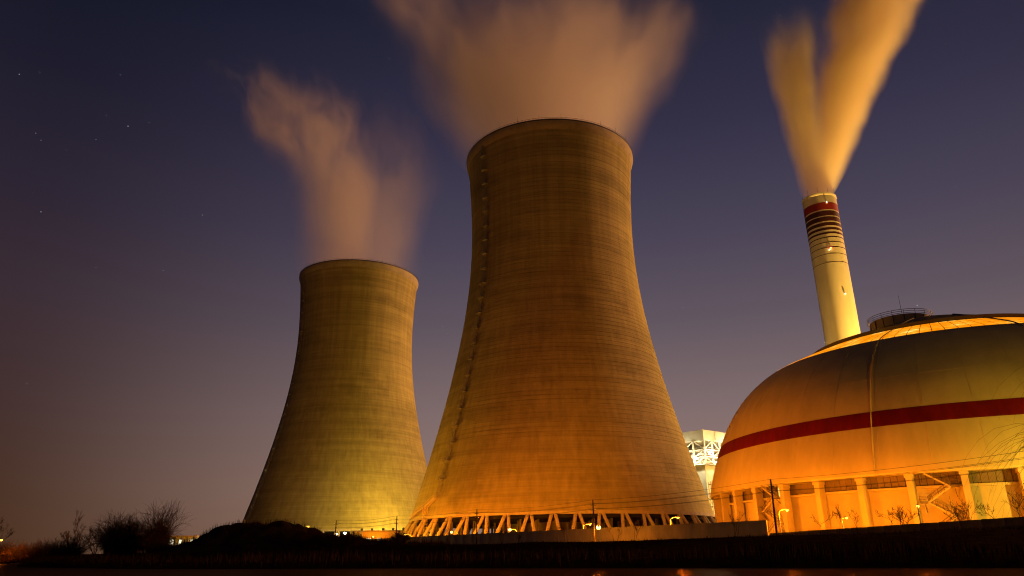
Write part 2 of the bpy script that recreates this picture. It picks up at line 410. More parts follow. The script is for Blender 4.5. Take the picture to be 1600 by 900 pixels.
    fl(R(-52.5), 16.2, R(-57.5), 13.7, 8).build('stair_flight', M['stairlit'], st)
    fl(R(-57.5), 13.7, R(-70.5), 10.6, 18).build('stair_flight', M['stairlit'], st)
    tr = MB(); c0 = Vector(polar(shell_r(13)+1.0, R(-57.5), 0)); c0.z = 0
    a_ = R(-57.5); e1 = Vector((math.cos(a_), math.sin(a_), 0)); e2 = Vector((math.sin(a_), -math.cos(a_), 0))
    leg = [c0+e1*i*.65+e2*j*.55 for i, j in ((-1, -1), (1, -1), (1, 1), (-1, 1))]
    for i in range(4):
        tr.bar(leg[i], leg[i]+Vector((0, 0, 11.6)), .13)
        for k in range(9):
            n_ = leg[(i+1) % 4]; z0 = Vector((0, 0, k*1.3)); z1 = Vector((0, 0, k*1.3+1.3))
            tr.bar(leg[i]+z0, n_+z0, .08); tr.bar(leg[i]+z0, n_+z1, .06)
    tr.build('stair_trestle', M['stairlit'], st)
make_tower(t1)
t2 = copy_tree(t1); t2.location = T2+(TG,)
tag(t2, 'farther and smaller concrete cooling tower rising behind the dark earth heap')

# ------------------------------------------------------------------ chimney
CH = (199.5, 425.0)
ch = thing('chimney', 'tall cream chimney with red and dark stripes behind the dome', 'chimney', CH+(2.0,))
CT = 213.0
def ch_r(z): return 10.2+1.5*max(0, (120-z)/120)
MB().lathe([(ch_r(z), z-2) for z in (2, 30, 60, 90, 120, 150, 180, 205, CT)]+[(9.6, CT-2), (9.6, CT-12)], 72).build('shaft', M['chimney'], ch, 35)
MB().lathe([(10.22, CT-1.6-2), (10.45, CT-1.2-2), (10.45, CT+.1-2), (9.5, CT+.1-2), (9.5, CT-1.6-2)], 72, close=True).build('rim', M['chimney'], ch, 35)
def zoff(y_): return y_*213.0/215.5
for k, (a, b_) in enumerate([(203.9, 209.0), (199.6, 203.0), (195.9, 198.9), (192.7, 194.9), (189.8, 191.4), (187.1, 188.3), (184.5, 185.1), (181.3, 181.75), (177.8, 178.2), (173.5, 173.8), (167.9, 168.2)]):
    a, b_ = zoff(a)-2-.4, zoff(b_)-2-.4
    MB().lathe([(10.21, a), (10.24, a), (10.24, b_), (10.21, b_)], 72, close=True).build('painted_band', M['chimred'] if k == 0 else M['chimdark'], ch, 35)
for k in range(10):
    a = 2*PI*k/10+.2; MB().tube([(10.0*math.sin(a), -10.0*math.cos(a), CT-2), (10.0*math.sin(a), -10.0*math.cos(a), CT+2.6)], [.09, .05], 5).build('lightning_rod', M['darksteel'], ch)
def beacon(ang, z, mname, size):
    r_ = ch_r(z); a = R(ang); bx = MB().box(0, -.5, -.5, .9, 1.0, .15).build('beacon_bracket', M['steel'], ch)
    bx.location = (r_*math.sin(a), -r_*math.cos(a), z-2); bx.rotation_euler = (0, 0, a)
    MB().lathe([(.01, -.45), (size*.8, -.4), (size, 0), (size*.7, size), (.01, size*1.2)], 10, c=(0, -.6)).build('beacon_lens', M[mname], bx, 40)
beacon(-14, 174.5, 'beacon_red', .5); beacon(-19, 173.6, 'beacon_white', .3); beacon(-2, 205.8, 'beacon_white', .28); beacon(6, 144.5, 'beacon_white', .28)

# ------------------------------------------------------------------ storage dome
DX, DY, DG = 109.76, 184.73, 2.0
dome = thing('storage_dome', 'huge cream storage dome with a red stripe and glowing skylight ring', 'dome building', (DX, DY, DG))
DZ = [13.3, 16, 19, 22, 25, 28, 31, 34, 37, 40, 43, 45.6, 48.0, 50.3, 52.5, 54.5, 56.2, 57.5]
DR = [60, 59.4, 58.5, 57.5, 56.4, 55.1, 53.6, 51.7, 49.4, 46.3, 42.2, 36.2, 30, 24, 18, 12, 6, .01]
def dr(z): return interp(z, DZ, DR)
def dz_of_r(r_): return interp(-r_, [-x for x in DR], DZ)
def rings(z0, z1, n): return [lerp(z0, z1, i/n) for i in range(n+1)]
def cat(pts, t_):  # Catmull-Rom through the profile
    n = len(pts)-1; x = t_*n; i = min(int(x), n-1); u = x-i
    p = [pts[max(i-1, 0)], pts[i], pts[i+1], pts[min(i+2, n)]]
    return tuple(.5*((2*p[1][k])+(-p[0][k]+p[2][k])*u+(2*p[0][k]-5*p[1][k]+4*p[2][k]-p[3][k])*u*u+(-p[0][k]+3*p[1][k]-3*p[2][k]+p[3][k])*u**3) for k in (0, 1))
DP = [cat(list(zip(DR, DZ)), i/120) for i in range(121)]
def band(z0, z1, off=0.0, r0=None, r1=None):
    P = [p for p in DP if z0+.05 < p[1] < z1-.05]
    def at_z(z):
        for i in range(120):
            if DP[i][1] <= z <= DP[i+1][1]:
                t_ = (z-DP[i][1])/max(1e-6, DP[i+1][1]-DP[i][1]); return (lerp(DP[i][0], DP[i+1][0], t_), z)
        return DP[-1]
    P = [at_z(z0)]+P+[at_z(z1)]
    return [(r_+off*.9, z+off*.45-DG) for r_, z in P]
SLO, SHI, KLO, KHI = 22.3, 25.46, 43.1, 47.9
MB().lathe(band(13.3, KLO), 168).build('roof_shell', M['dome'], dome, 35)
MB().lathe(band(SLO, SHI, .03), 168).build('painted_stripe', M['red'], dome, 35)
MB().lathe(band(KLO+.02, KHI, -.12), 120).build('skylight_frame', M['darksteel'], dome, 35)
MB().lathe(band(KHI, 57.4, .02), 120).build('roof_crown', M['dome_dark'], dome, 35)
MB().lathe([(30.3, 47.7-DG), (30.3, 48.8-DG), (29.4, 49.1-DG), (28.6, 48.3-DG)], 120).build('crown_kerb', M['dome_dark'], dome, 35)
MB().lathe([(60, 13.3-DG), (59.9, 12.9-DG), (57.2, 12.9-DG)], 168).build('eave_soffit', M['dome'], dome, 35)
# skylight panels: 120 round the ring
sk = band(KLO+.05, KHI-.05, .04)
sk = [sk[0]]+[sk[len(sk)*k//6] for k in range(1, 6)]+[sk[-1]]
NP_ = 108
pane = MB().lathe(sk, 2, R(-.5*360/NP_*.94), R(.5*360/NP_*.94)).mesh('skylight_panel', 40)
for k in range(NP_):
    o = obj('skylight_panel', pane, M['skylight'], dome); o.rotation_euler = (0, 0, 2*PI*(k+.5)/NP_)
bars = MB()
for i in range(1, 6):
    r_, z = sk[i]; bars.lathe([(r_-.05, z+.012), (r_-.05, z+.036), (r_+.05, z-.002), (r_+.05, z-.026)], 108, close=True)
bars.build('skylight_bar', mat('amber_glazing_bar', (.30, .12, .02), .6), dome)
# standing seams down the sheet, two ring seams
def meridian(z0, z1, off): return [(p[0]+off*.8, p[1]+off*.6-DG) for p in DP if z0 <= p[1] <= z1]
sm = MB()
for z0, z1 in ((13.35, SLO-.03), (SHI+.03, KLO-.05)):
    P = meridian(z0, z1, 0.0)[::3]+[meridian(z0, z1, 0)[-1]]
    for i in range(len(P)-1):
        sm.bar((0, -P[i][0], P[i][1]), (0, -P[i+1][0], P[i+1][1]), .12, .09)
sm = sm.mesh('standing_seam')
for k in range(42):
    o = obj('standing_seam', sm, M['dome'], dome); o.rotation_euler = (0, 0, R(-38.7+360/42*(k+.5)))
for z in (32.5, 38.6):
    r_ = dr(z); MB().lathe([(r_, z-.08-DG), (r_+.07, z-.08-DG), (r_+.02, z+.08-DG)], 168).build('ring_seam', M['dome'], dome, 35)
def roofpipe(deg, z0, z1, rad, m, nm):
    a = R(deg); return MB().tube([(p[0]*math.sin(a), -p[0]*math.cos(a), p[1]) for p in meridian(z0, z1, .17)[::2]], rad, 8).build(nm, m, dome, 50)
roofpipe(-43.9, 13.3, 55.0, .12, M['dome'], 'roof_pipe')
roofpipe(-9.0, 41.5, 53.5, .16, M['darksteel'], 'roof_ladder')
# vent drum on the crown, with railing
vt = MB(); VX, VY = 103.6-DX, 186.5-DY
vt.lathe([(7.4, 52.5-DG), (7.4, 57.0-DG), (.01, 57.2-DG)], 48, c=(VX, VY))
vt = vt.build('vent_drum', M['dome'], dome, 35)
rb_ = MB()
for k in range(18):
    a = 2*PI*k/18; rb_.box(VX+7.45*math.sin(a), VY-7.45*math.cos(a), 54.75-DG, .14, .14, 4.4, a)
rb_.build('drum_rib', M['darksteel'], vt)
ra_ = MB()
for zz in (57.1, 57.6, 58.1): ra_.lathe([(7.8, zz-.05-DG), (7.9, zz-.05-DG), (7.9, zz+.05-DG), (7.8, zz+.05-DG)], 60, c=(VX, VY), close=True)
for k in range(18):
    a = 2*PI*k/18; ra_.bar((VX+7.85*math.sin(a), VY-7.85*math.cos(a), 56.4-DG), (VX+7.85*math.sin(a), VY-7.85*math.cos(a), 58.1-DG), .07)
ra_.build('drum_railing', M['darksteel'], vt)
MB().tube([(VX-3.0, VY-7.0, 57.2-DG), (VX-3.0, VY-7.0, 62.0-DG)], [.06, .03], 5).build('lightning_rod', M['darksteel'], dome)
# drum wall: 42 bays of column, wall panel, ledge and cladding
CW = 2*PI/42; A0 = R(-38.7)
colm = MB().box(0, -58.4, 5.45, 1.12, 1.8, 10.9).box(0, -58.45, 10.6, 1.5, 1.95, .7).mesh('wall_column')
half = CW/2
wp = MB().lathe([(57.0, 0), (57.0, 8.3), (56.5, 8.3), (56.5, 0)], 3, -half, half, close=True).mesh('wall_panel', 30)
lg = MB().lathe([(57.02, 8.3), (57.7, 8.3), (57.7, 8.75), (57.02, 8.75)], 3, -half*.86, half*.86, close=True).mesh('ledge_beam', 30)
bk = MB().lathe([(56.7, 8.2), (56.7, 11.0)], 168).build('cladding_backing', M['black'], dome, 30)
cl = MB().lathe([(56.95, 8.75), (57.05, 10.9), (56.8, 10.9), (56.8, 8.75)], 1, -half/7*.94, half/7*.94, close=True).mesh('cladding_panel')
for k in range(42):
    a = A0+CW*k
    o = obj('wall_column', colm, M['plaster'], dome); o.rotation_euler = (0, 0, a)
    for me, nm, m in ((wp, 'wall_panel', 'plaster'), (lg, 'ledge_beam', 'plaster')):
        o = obj(nm, me, M[m], dome); o.rotation_euler = (0, 0, a+half)
    for i in range(7):
        o = obj('cladding_panel', cl, M['louvre'], dome); o.rotation_euler = (0, 0, a+half+(i-3)*CW/7)
# zigzag outside stairs on the wall
def dome_stair(deg, flip):
    st = thing('escape_stair', None, None, (0, 0, 0), R(deg)); st.parent = dome
    L = 2.0; zs = [10.9, 8.3, 5.7, 3.1, .3]; y0 = -58.9
    def landing(x, z):
        m = MB().box(x, y0, z, 1.5, 1.3, .14)
        for xx in (x-.7, x+.7): m.box(xx, y0-.6, z+.6, .07, .07, 1.15)
        for zz in (.6, 1.15): m.box(x, y0-.6, z+zz, 1.5, .06, .06)
        m.bar((x, y0-.5, z-.07), (x, y0+1.4, z-1.7), .10); m.build('landing', M['stairsteel'], st)
    for i in range(4):
        s = flip*(1 if i % 2 == 0 else -1); x0, x1 = -s*L, s*L; z0, z1 = zs[i], zs[i+1]
        landing(x0-s*.6, z0)
        m = MB(); n = 11; yy = y0-.25 if i % 2 else y0+.25
        for o_ in (-.38, .38): m.bar((x0, yy+o_, z0), (x1, yy+o_, z1), .06, .26)
        for k in range(n+1): m.box(lerp(x0, x1, k/n), yy, lerp(z0, z1, k/n), .28, .8, .05)
        f = m.build('stair_flight', M['plaster'], st)
        m = MB()
        for o_ in (-.4, .4):
            for dz in (.55, 1.05): m.bar((x0, yy+o_, z0+dz), (x1, yy+o_, z1+dz), .055)
            for k in range(0, n+1, 3): m.bar((lerp(x0, x1, k/n), yy+o_, lerp(z0, z1, k/n)), (lerp(x0, x1, k/n), yy+o_, lerp(z0, z1, k/n)+1.05), .055)
        m.build('handrail', M['stairsteel'], f)
    landing(flip*-1*-1*(-L-.6) if False else -flip*(-L-.6)*-1, zs[4])
dome_stair(-34.4, 1); dome_stair(-68.6, 1)
MB().box(0, -57.2, 9.8, 1.1, .12, 2.0).build('lit_doorway', emis('lit_doorway', (1, .6, .12), 1.3), dome).rotation_euler = (0, 0, R(-66.9))

# ------------------------------------------------------------------ boiler house behind
bh = thing('boiler_house', 'brightly lit cream boiler house with open steel frame between tower and dome', 'plant building', (113.3, 440, 2.0), R(40))
W_, D_ = 46, 60       # local: corner at the origin, +x runs right-back, +y runs left-back
MB().box(W_/2, D_/2, 63.3, W_, D_, 6.2).build('roof_box', M['boiler'], bh)
MB().box(14, -.25, 63.3, 5, .5, 6.0).build('roof_bay', M['boiler'], bh)
MB().box(W_/2+1, D_/2+1, 23, W_-4, D_-4, 46).build('lower_wall', M['boiler'], bh)
MB().box(W_/2+4, D_/2+4, 52, W_-18, D_-16, 12).build('boiler_casing', M['boiler'], bh)
for z in (46.3, 50.5, 54.8): MB().box(W_/2, D_/2, z, W_+.4, D_+.4, .35).build('floor_deck', M['boilersteel'], bh)
for x_ in [0, 7.6, 15.2, 22.8, 30.4, 38, W_]:
    MB().box(x_, 0, 53, .8, .8, 14.4).build('frame_column', M['boilersteel'], bh)
for y_ in [8, 16, 24, 32, 40, 48, 60]:
    MB().box(0, y_, 53, .8, .8, 14.4).build('frame_column', M['boilersteel'], bh)
def brace(p, q): MB().bar(p, q, .5).build('brace', M['boilersteel'], bh)
for i in range(5):
    a, b_ = i*7.6, i*7.6+7.6
    for z0, z1 in ((46.5, 50.4), (50.6, 54.6), (55, 60)):
        brace((a, -.1, z0), (b_, -.1, z1)) if (i+int(z0)) % 2 else brace((a, -.1, z1), (b_, -.1, z0))
for i in range(5):
    a, b_ = i*8, i*8+8
    for z0, z1 in ((46.5, 50.4), (50.6, 54.6), (55, 60)):
        brace((-.1, a, z0), (-.1, b_, z1)) if (i+int(z0)) % 2 else brace((-.1, a, z1), (-.1, b_, z0))
for z in (47.5, 51.7, 56):
    MB().bar((0, -.6, z), (W_, -.6, z), .15).build('guard_rail', M['boilersteel'], bh); MB().bar((-.6, 0, z), (-.6, D_, z), .15).build('guard_rail', M['boilersteel'], bh)
for x_, y_, z in ((4, -1.5, 53.5), (13, -1.5, 49.2), (-1.5, 5, 49.5), (-1.5, 14, 53.6), (20, -1.5, 58), (-1.5, 22, 49)):
    lf = MB().box(0, 0, 0, .9, .9, .5).build('flood_lamp', M['bulb_white'], bh); lf.location = (x_, y_, z)
    ld_ = bpy.data.lights.new('flood_light', 'POINT'); ld_.energy = 7500; ld_.color = (1, .88, .55); ld_.shadow_soft_size = .6
    lo_ = bpy.data.objects.new('flood_light', ld_); C.objects.link(lo_); lo_.parent = bh; lo_.location = (x_*1.0-(1.2 if x_ < 0 else 0), y_-(1.2 if y_ < 0 else 0), z-.6)
pg = thing('pipe_gantry', 'small lit steel pipe gantry at the foot of the cream boiler house', 'gantry', (112, 405, 2.0))
for z in (20, 27, 31.5): MB().box(0, 0, z, 14, 5, .35).build('gantry_deck', M['boilersteel'], pg)
for x_ in (-6.8, -2.2, 2.4, 6.8):
    for y_ in (-2.3, 2.3): MB().box(x_, y_, 16.5, .45, .45, 33).build('gantry_post', M['boilersteel'], pg)
for z in (21.1, 28.1, 32.6): MB().bar((-7, -2.6, z), (7, -2.6, z), .14).build('guard_rail', M['boilersteel'], pg)
for z in (22.5, 24.2): MB().tube([(-8, .8, z), (8, .8, z)], .6, 10).build('pipe', M['boiler'], pg, 40)
silo = thing('annex_silo', 'pale round silo low between the near tower base and the dome', 'silo', (104, 330, 2.0))
MB().lathe([(7, 0), (7, 22), (4, 27), (.01, 27.5)], 40).build('silo_body', M['boiler'], silo, 35)
MB().lathe([(7.1, 21.6), (7.3, 21.6), (7.3, 23.0), (7.1, 23.0)], 40, close=True).build('silo_railing', M['steel'], silo, 35)

# ------------------------------------------------------------------ walls
def wall_run(name, label, p, q, n, z_of, h, th, m, cap):
    p, q = Vector(p), Vector(q); L = (q-p).length; d = (q-p)/L; rz = math.atan2(d.y, d.x); s = L/n
    t = thing(name, label, 'wall', (p.x, p.y, 0), rz)
    pm = MB().box(s/2, 0, -.25, s-.10, th, h+.5).mesh('wall_panel'); po = MB().box(0, 0, -.25, .16, th+.10, h+.52).mesh('wall_post'); cpm = MB().box(s/2, 0, h/2+.06, s-.02, th+.12, .13).mesh('coping')
    rnd = random.Random(n)
    for i in range(n):
        z = z_of(i/n)+h/2
        o = obj('wall_panel', pm, M[m], t); o.location = (i*s, rnd.uniform(-.012, .012), z)
        o = obj('wall_post', po, M[m], t); o.location = (i*s, 0, z+.01)
        if cap: o = obj('coping', cpm, M[m], t); o.location = (i*s, 0, z)
    return t
wall_run('concrete_wall', 'long pale concrete wall running along the foot of the near cooling tower', (-55, 234.8), (47.1, 143.0), 44, lambda t: lerp(.95, 2.05, t), 3.1, .28, 'wall', True)
wall_run('low_wall', 'low dark old wall in front of the storage dome', (47.3, 142.4), (72, 83), 20, lambda t: lerp(1.25, 2.3, t), 1.55, .35, 'wallold', True)

# ------------------------------------------------------------------ small buildings
yb = thing('long_shed', 'low ochre building with four lit windows between the towers', 'building', (-52, 303, 2.0))
MB().box(.2, 4, 3.3, 16.4, 8, 6.6).build('wall', M['yellowwall'], yb)
MB().box(-10.2, 4, 3.3, 4.3, 8.06, 6.7).build('white_lit_end_wall', M['whitewall'], yb)  # left end whiter: white lamp light put into its plaster colour
MB().box(-1.9, 4, 6.85, 21.4, 8.6, .3).build('roof', M['wall'], yb)
for x_ in (-5.6, -1.5, 2.6, 6.4):
    f = MB().box(x_, -.05, 3.6, 2.1, .16, 1.15).build('window_frame', M['darksteel'], yb)
    for i in range(3): MB().box(x_-.65+i*.65, -.145, 3.6, .55, .05, .95).build('window_pane', M['lit_window'], f)
for x_ in (-9, -5, -.5, 3.5, 7.5): MB().lathe([(.45, 7), (.45, 7.6), (.7, 7.7), (.01, 8.1)], 10, c=(x_, 3)).build('roof_vent', M['darksteel'], yb)
sh = thing('gate_lodge', 'tiny lit flat-roofed lodge left of the dark earth heap', 'building', (-121.8, 282, 1.2))
MB().box(0, 3, 2.9, 9.6, 6, 5.8).build('wall', M['whitewall'], sh)
MB().box(0, 2.8, 5.95, 11.0, 7.4, .35).build('roof', M['yellowwall'], sh)
for x_ in (-3.8, -.6, 3.6):
    f = MB().box(x_, -.05, 3.9, 1.5, .16, 2.0).build('window_frame', M['darksteel'], sh); MB().box(x_, -.15, 3.9, 1.2, .05, 1.7).build('window_pane', M['lit_window'], f)
f = MB().box(1.2, -.05, 2.0, 1.3, .14, 4.0).build('door', M['darksteel'], sh)
for x_ in (-4.6, -2.2, 0.2, 2.4, 4.7): MB().box(x_, -.5, 2.9, .25, .25, 5.8).build('porch_post', M['whitewall'], sh)

# ------------------------------------------------------------------ lamps
ORANGE = (1.0, .245, .004); AMBER = (1.0, .42, .05); YELLOW = (1.0, .62, .08); WHITE = (1.0, .80, .38)
def street_lamp(x, y, zg, zh, ang, energy, col, label, bulb='bulb_orange', size=.34, drop=.35, name='street_lamp', arm=1.5):
    t = thing(name, label, 'street lamp', (x, y, zg), R(ang), 'lamps lighting the plant yard'); h_ = zh-zg
    MB().tube([(0, 0, 0), (0, 0, h_*.5), (0, 0, h_-.3)], [.14, .11, .08], 8).build('pole', M['steel'], t, 40)
    MB().tube([(0, 0, h_-.5), (.25, 0, h_+.05), (arm*.6, 0, h_+.28), (arm, 0, h_+.30)], .055, 6).build('arm', M['steel'], t, 40)
    hd = MB().box(arm+.25, 0, h_+.32, .9, .38, .14).box(arm+.2, 0, h_+.42, .6, .26, .12).build('lamp_head', M['steel'], t)
    MB().lathe([(.01, -size), (size*.7, -size*.7), (size, 0), (size*.7, size*.55), (.01, size*.6)], 12, c=(0, 0)).build('lamp_bulb', M[bulb], hd, 60).location = (arm+.3, 0, h_+.18)
    l = bpy.data.lights.new('lamp_light', 'POINT'); l.energy = energy; l.color = col; l.shadow_soft_size = .35
    lo = bpy.data.objects.new('lamp_light', l); C.objects.link(lo); lo.parent = t; lo.location = (arm+.3, 0, h_-drop)
    return t
street_lamp(-29.8, 222, 1.8, 5.1, 200, 20000, ORANGE, 'lit street lamp at the left end of the near tower legs', size=.30)
street_lamp(-15.1, 205, 1.8, 5.25, 180, 23000, ORANGE, 'lit street lamp before the near tower legs, left of centre', size=.34)
street_lamp(.6, 188, 1.8, 5.25, 180, 28000, ORANGE, 'lit street lamp above the long wall below the tower middle', size=.40)
street_lamp(15.6, 176, 1.8, 5.8, 15, 28000, ORANGE, 'hooded street lamp behind the wall just left of the brightest lamp', 'bulb_small', .22)
street_lamp(32.5, 160, 1.8, 6.4, 15, 27000, ORANGE, 'hooded street lamp behind the right part of the long wall', 'bulb_small', .22)
street_lamp(17.0, 155, 1.0, 4.55, 90, 8500, ORANGE, 'brightest street lamp, standing on the bank before the long wall', size=.5, arm=.6)
street_lamp(49.4, 142.8, 1.8, 6.8, 10, 12500, ORANGE, 'hooded street lamp where the long wall meets the low wall', 'bulb_small', .24)
street_lamp(65.9, 124.5, 1.8, 6.4, 60, 14500, ORANGE, 'street lamp hidden among bright bare saplings before the dome', 'bulb_small', .24)
street_lamp(57.5, 134.5, 1.8, 5.0, 40, 8500, ORANGE, 'low street lamp between the two hooded lamps before the dome', 'bulb_small', .2)
street_lamp(93, 112, 2, 7.5, 80, 27000, (1, .66, .06), 'yellow street lamp by the dome wall right of the frame', 'bulb_small', .24)
street_lamp(88, 84, 2, 10, 150, 24000, (1, .54, .03), 'tall yellow lamp added right of the frame to light the upper dome', 'bulb_small', .24)  # added out of frame to brighten the upper dome
street_lamp(-66.5, 303, 2, 8.0, 120, 15000, WHITE, 'white yard lamp left of the low ochre building', 'bulb_white', .5)
street_lamp(-71, 309, 2, 7.8, 120, 9000, WHITE, 'second white yard lamp just above the earth heap', 'bulb_white', .35)
street_lamp(-55.0, 300.5, 2, 6.4, 270, 2600, ORANGE, 'small orange lamp in front of the low ochre building', size=.3)
street_lamp(-44.5, 336, 2, 12, 170, 75000, YELLOW, 'tall yard lamp added unseen behind the near tower to light the far tower', 'bulb_small', .3)  # unseen lamp added to brighten the right side of the far tower
street_lamp(-138.4, 206, -.3, 4.6, 0, 9000, ORANGE, 'small orange lamp at the far left edge before the shrubs', 'bulb_small', .3, arm=.5)
street_lamp(84, 225, 2, 10, 200, 110000, (1, .62, .04), 'yard lamp added unseen between the near tower and the dome', 'bulb_small', .3)  # added out of sight behind the dome to fill the near tower front

street_lamp(168, 352, 2, 27, 60, 800000, (1, .56, .10), 'high mast lamp added unseen behind the dome to light the striped chimney', 'bulb_small', .4)  # unseen mast added for front light on the chimney shaft

street_lamp(-66, 238, 1.8, 8.2, 20, 70000, (1, .42, .014), 'yard lamp added unseen behind the earth heap to light both towers', 'bulb_small', .2)  # added fill lamp, kept low behind the heap, for both tower fronts

fl_t = thing('plume_fill_spot', 'upward spotlight added unseen behind the dome to brighten the chimney plume', 'floodlight', (222, 392, 2.0), 0)  # added spotlight, out of sight, that brightens the chimney smoke
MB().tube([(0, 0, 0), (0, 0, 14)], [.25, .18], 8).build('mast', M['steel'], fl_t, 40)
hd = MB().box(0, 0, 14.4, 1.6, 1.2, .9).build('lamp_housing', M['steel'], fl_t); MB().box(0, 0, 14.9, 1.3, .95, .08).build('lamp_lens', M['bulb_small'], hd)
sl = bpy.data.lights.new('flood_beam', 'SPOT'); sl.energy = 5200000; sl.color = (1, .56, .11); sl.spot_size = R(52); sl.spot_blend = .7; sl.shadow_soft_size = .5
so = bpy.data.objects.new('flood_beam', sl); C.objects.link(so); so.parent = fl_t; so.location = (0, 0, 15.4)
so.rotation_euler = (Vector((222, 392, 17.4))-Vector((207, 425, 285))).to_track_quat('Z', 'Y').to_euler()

# ------------------------------------------------------------------ poles and wires
PO = [(-52.6, 225, 9.3), (-31.7, 205, 9.45), (-9.3, 187, 9.9), (16.2, 157, 9.9), (40.8, 120, 10.3), (65.8, 83, 11.0)]
PLAB = ['utility pole standing against the far tower behind the earth heap', 'utility pole at the right end of the low ochre building', 'utility pole against the left legs of the near tower', 'utility pole beside the brightest street lamp', 'dark utility pole in front of the dome at the wall corner', 'utility pole beyond the right edge of the frame']
pdir = math.atan2(83-225, 65.8+52.6)
for (x, y, zt), lab in zip(PO, PLAB):
    zg = ground_z(x, y)-.4; t = thing('utility_pole', lab, 'utility pole', (x, y, zg), pdir, 'poles along the bank'); h_ = zt-zg
    lean = .25 if x > 30 else 0.06
    MB().tube([(0, 0, 0), (0, lean*.5, h_*.5), (0, lean, h_+.3)], [.17, .15, .11], 8).build('pole', M['wood'], t, 40)
    for k, dz in enumerate((.75, 1.75)):
        ca = MB().box(0, lean*.9, h_-dz, .12, 1.5-.2*k, .12).build('crossarm', M['wood'], t)
        for s in (-.62+.1*k, .62-.1*k): MB().lathe([(.07, 0), (.09, .1), (.05, .22), (.01, .25)], 8, c=(0, s+lean*.9)).build('insulator', M['whitewall'], ca).location = (0, 0, h_-dz+.05)
SPN = ['far tower and the ochre building', 'ochre building and the near tower legs', 'near tower legs and the brightest lamp', 'brightest lamp and the wall corner', 'wall corner and the right edge']
LEV = [('topmost', 0.3, 0), ('upper front', -.5, -.62), ('upper rear', -.5, .62), ('lower front', -1.5, -.52), ('lower rear', -1.5, .52)]
nrmv = Vector((-math.sin(pdir), math.cos(pdir), 0))
for i in range(5):
    a, b_ = Vector(PO[i]), Vector(PO[i+1])
    for nm, dz, s in LEV:
        pts = []
        for k in range(13):
            u = k/12; p = a.lerp(b_, u)+nrmv*s; p.z += dz-4*.55*u*(1-u); pts.append(p)
        tag(MB().tube(pts, .021, 4).build('power_line', M['wire']), f'{nm} power line between the {SPN[i]}', 'power line', 'power lines along the bank')

# ------------------------------------------------------------------ bare trees
def branch(segs, rnd, p, d, L, r_, depth, maxd, spread, upw, droop=0.0, kids=(3, 4)):
    n = 3; pts = [p]; q = p.copy(); dd = d.copy()
    for k in range(n):
        dd = (dd+Vector((rnd.gauss(0, .15), rnd.gauss(0, .15), rnd.gauss(0, .10)+upw-droop*depth))).normalized(); q = q+dd*L/n; pts.append(q.copy())
    segs.append((depth, pts, [lerp(r_, r_*.55, k/n) for k in range(n+1)]))
    if depth >= maxd: return
    for k in range(rnd.randint(*kids)):
        u = rnd.uniform(.35, 1.0) if k else 1.0; i = min(n-1, int(u*n)); st = pts[i].lerp(pts[i+1], u*n-i)
        az = rnd.uniform(0, 2*PI); ax = dd.orthogonal().normalized(); ax = Matrix.Rotation(az, 3, dd) @ ax
        nd = (dd+ax*rnd.uniform(.5, 1.0)*spread).normalized()
        branch(segs, rnd, st, nd, L*rnd.uniform(.55, .8), max(.012, r_*.55*rnd.uniform(.8, 1.1)), depth+1, maxd, spread, upw, droop, kids)
def bare_tree(name, x, y, h_, seed, label, group, maxd=4, stems=1, spread=.8, upw=.10, r0=None, kids=(3, 4), tm='bark', wm='twig', lean=(0, 0), minr=.0):
    rnd = random.Random(seed); zg = top_z(x, y)-.15; t = thing(name, label, 'tree', (x, y, zg), 0, group); segs = []
    for s in range(stems):
        d = Vector((lean[0]+rnd.gauss(0, .30 if stems > 1 else .06), lean[1]+rnd.gauss(0, .25 if stems > 1 else .06), 1)).normalized()
        branch(segs, rnd, Vector((rnd.gauss(0, .2)*(stems > 1), rnd.gauss(0, .2)*(stems > 1), 0)), d, h_*.42, r0 or h_*.013, 0, maxd, spread, upw, 0, kids)
    mz = max(p.z for _, pts, _ in segs for p in pts); f = h_/mz
    tb, cb = MB(), MB()
    for dep, pts, rs in segs:
        (tb if dep <= 1 else cb).tube([p*f for p in pts], [max(minr, r_) for r_ in rs], 6 if dep == 0 else 4 if dep < 3 else 3, cap=False)
    tb.build('trunk', M[tm], t, 60); cb.build('crown', M[wm], t)
    return t
SAP = [(47.3, 119, 4.2, 'thin bare sapling at the foot of the dark corner pole'), (50.2, 119, 5.0, 'forked bare sapling second from the corner pole'), (54.0, 121, 4.3, 'small bare sapling between two dome columns left of the bright tree'), (59.3, 119.5, 4.6, 'dark bare sapling left of the brightly lit saplings'), (61.4, 120, 4.2, 'brilliantly lit bare sapling left of the zigzag stair'), (63.6, 122.5, 4.0, 'brightly lit bare sapling under the zigzag stair landing'), (68.8, 118, 5.8, 'tall dark bare sapling right of the zigzag stair'), (70.6, 119, 5.0, 'dark bare sapling next to the tall one right of the stair'), (74.2, 118, 4.6, 'neat vase-shaped bare sapling near the right edge'), (79.0, 118, 6.4, 'thick dark bare sapling at the right edge'), (43.6, 152.0, 4.5, 'faint sapling behind the end of the long wall')]
for i, (x, y, h_, lab) in enumerate(SAP):
    bare_tree('bare_sapling', x, y, h_, 30+i, lab, 'bare saplings before the dome', 4, 3 if i in (6, 3, 9) else 1, .85, .10, .055, (2, 3), minr=.02)
FR = [(-26.0, 203, 4.4, 'thin dark sapling before the left end of the long wall'), (-16.7, 193, 4.8, 'dark sapling before the wall left of the middle pole'), (-2.9, 180, 5.0, 'dark sapling before the wall right of the middle pole'), (.8, 177, 4.4, 'bushy dark sapling before the wall under the third lamp'), (11.1, 167, 4.8, 'dark sapling before the wall left of the brightest lamp'), (20.3, 158, 4.2, 'small dark sapling right of the brightest lamp'), (23.8, 154, 5.4, 'spreading dark sapling before the wall right of the brightest lamp'), (39.6, 139, 5.2, 'dark sapling before the right part of the long wall')]
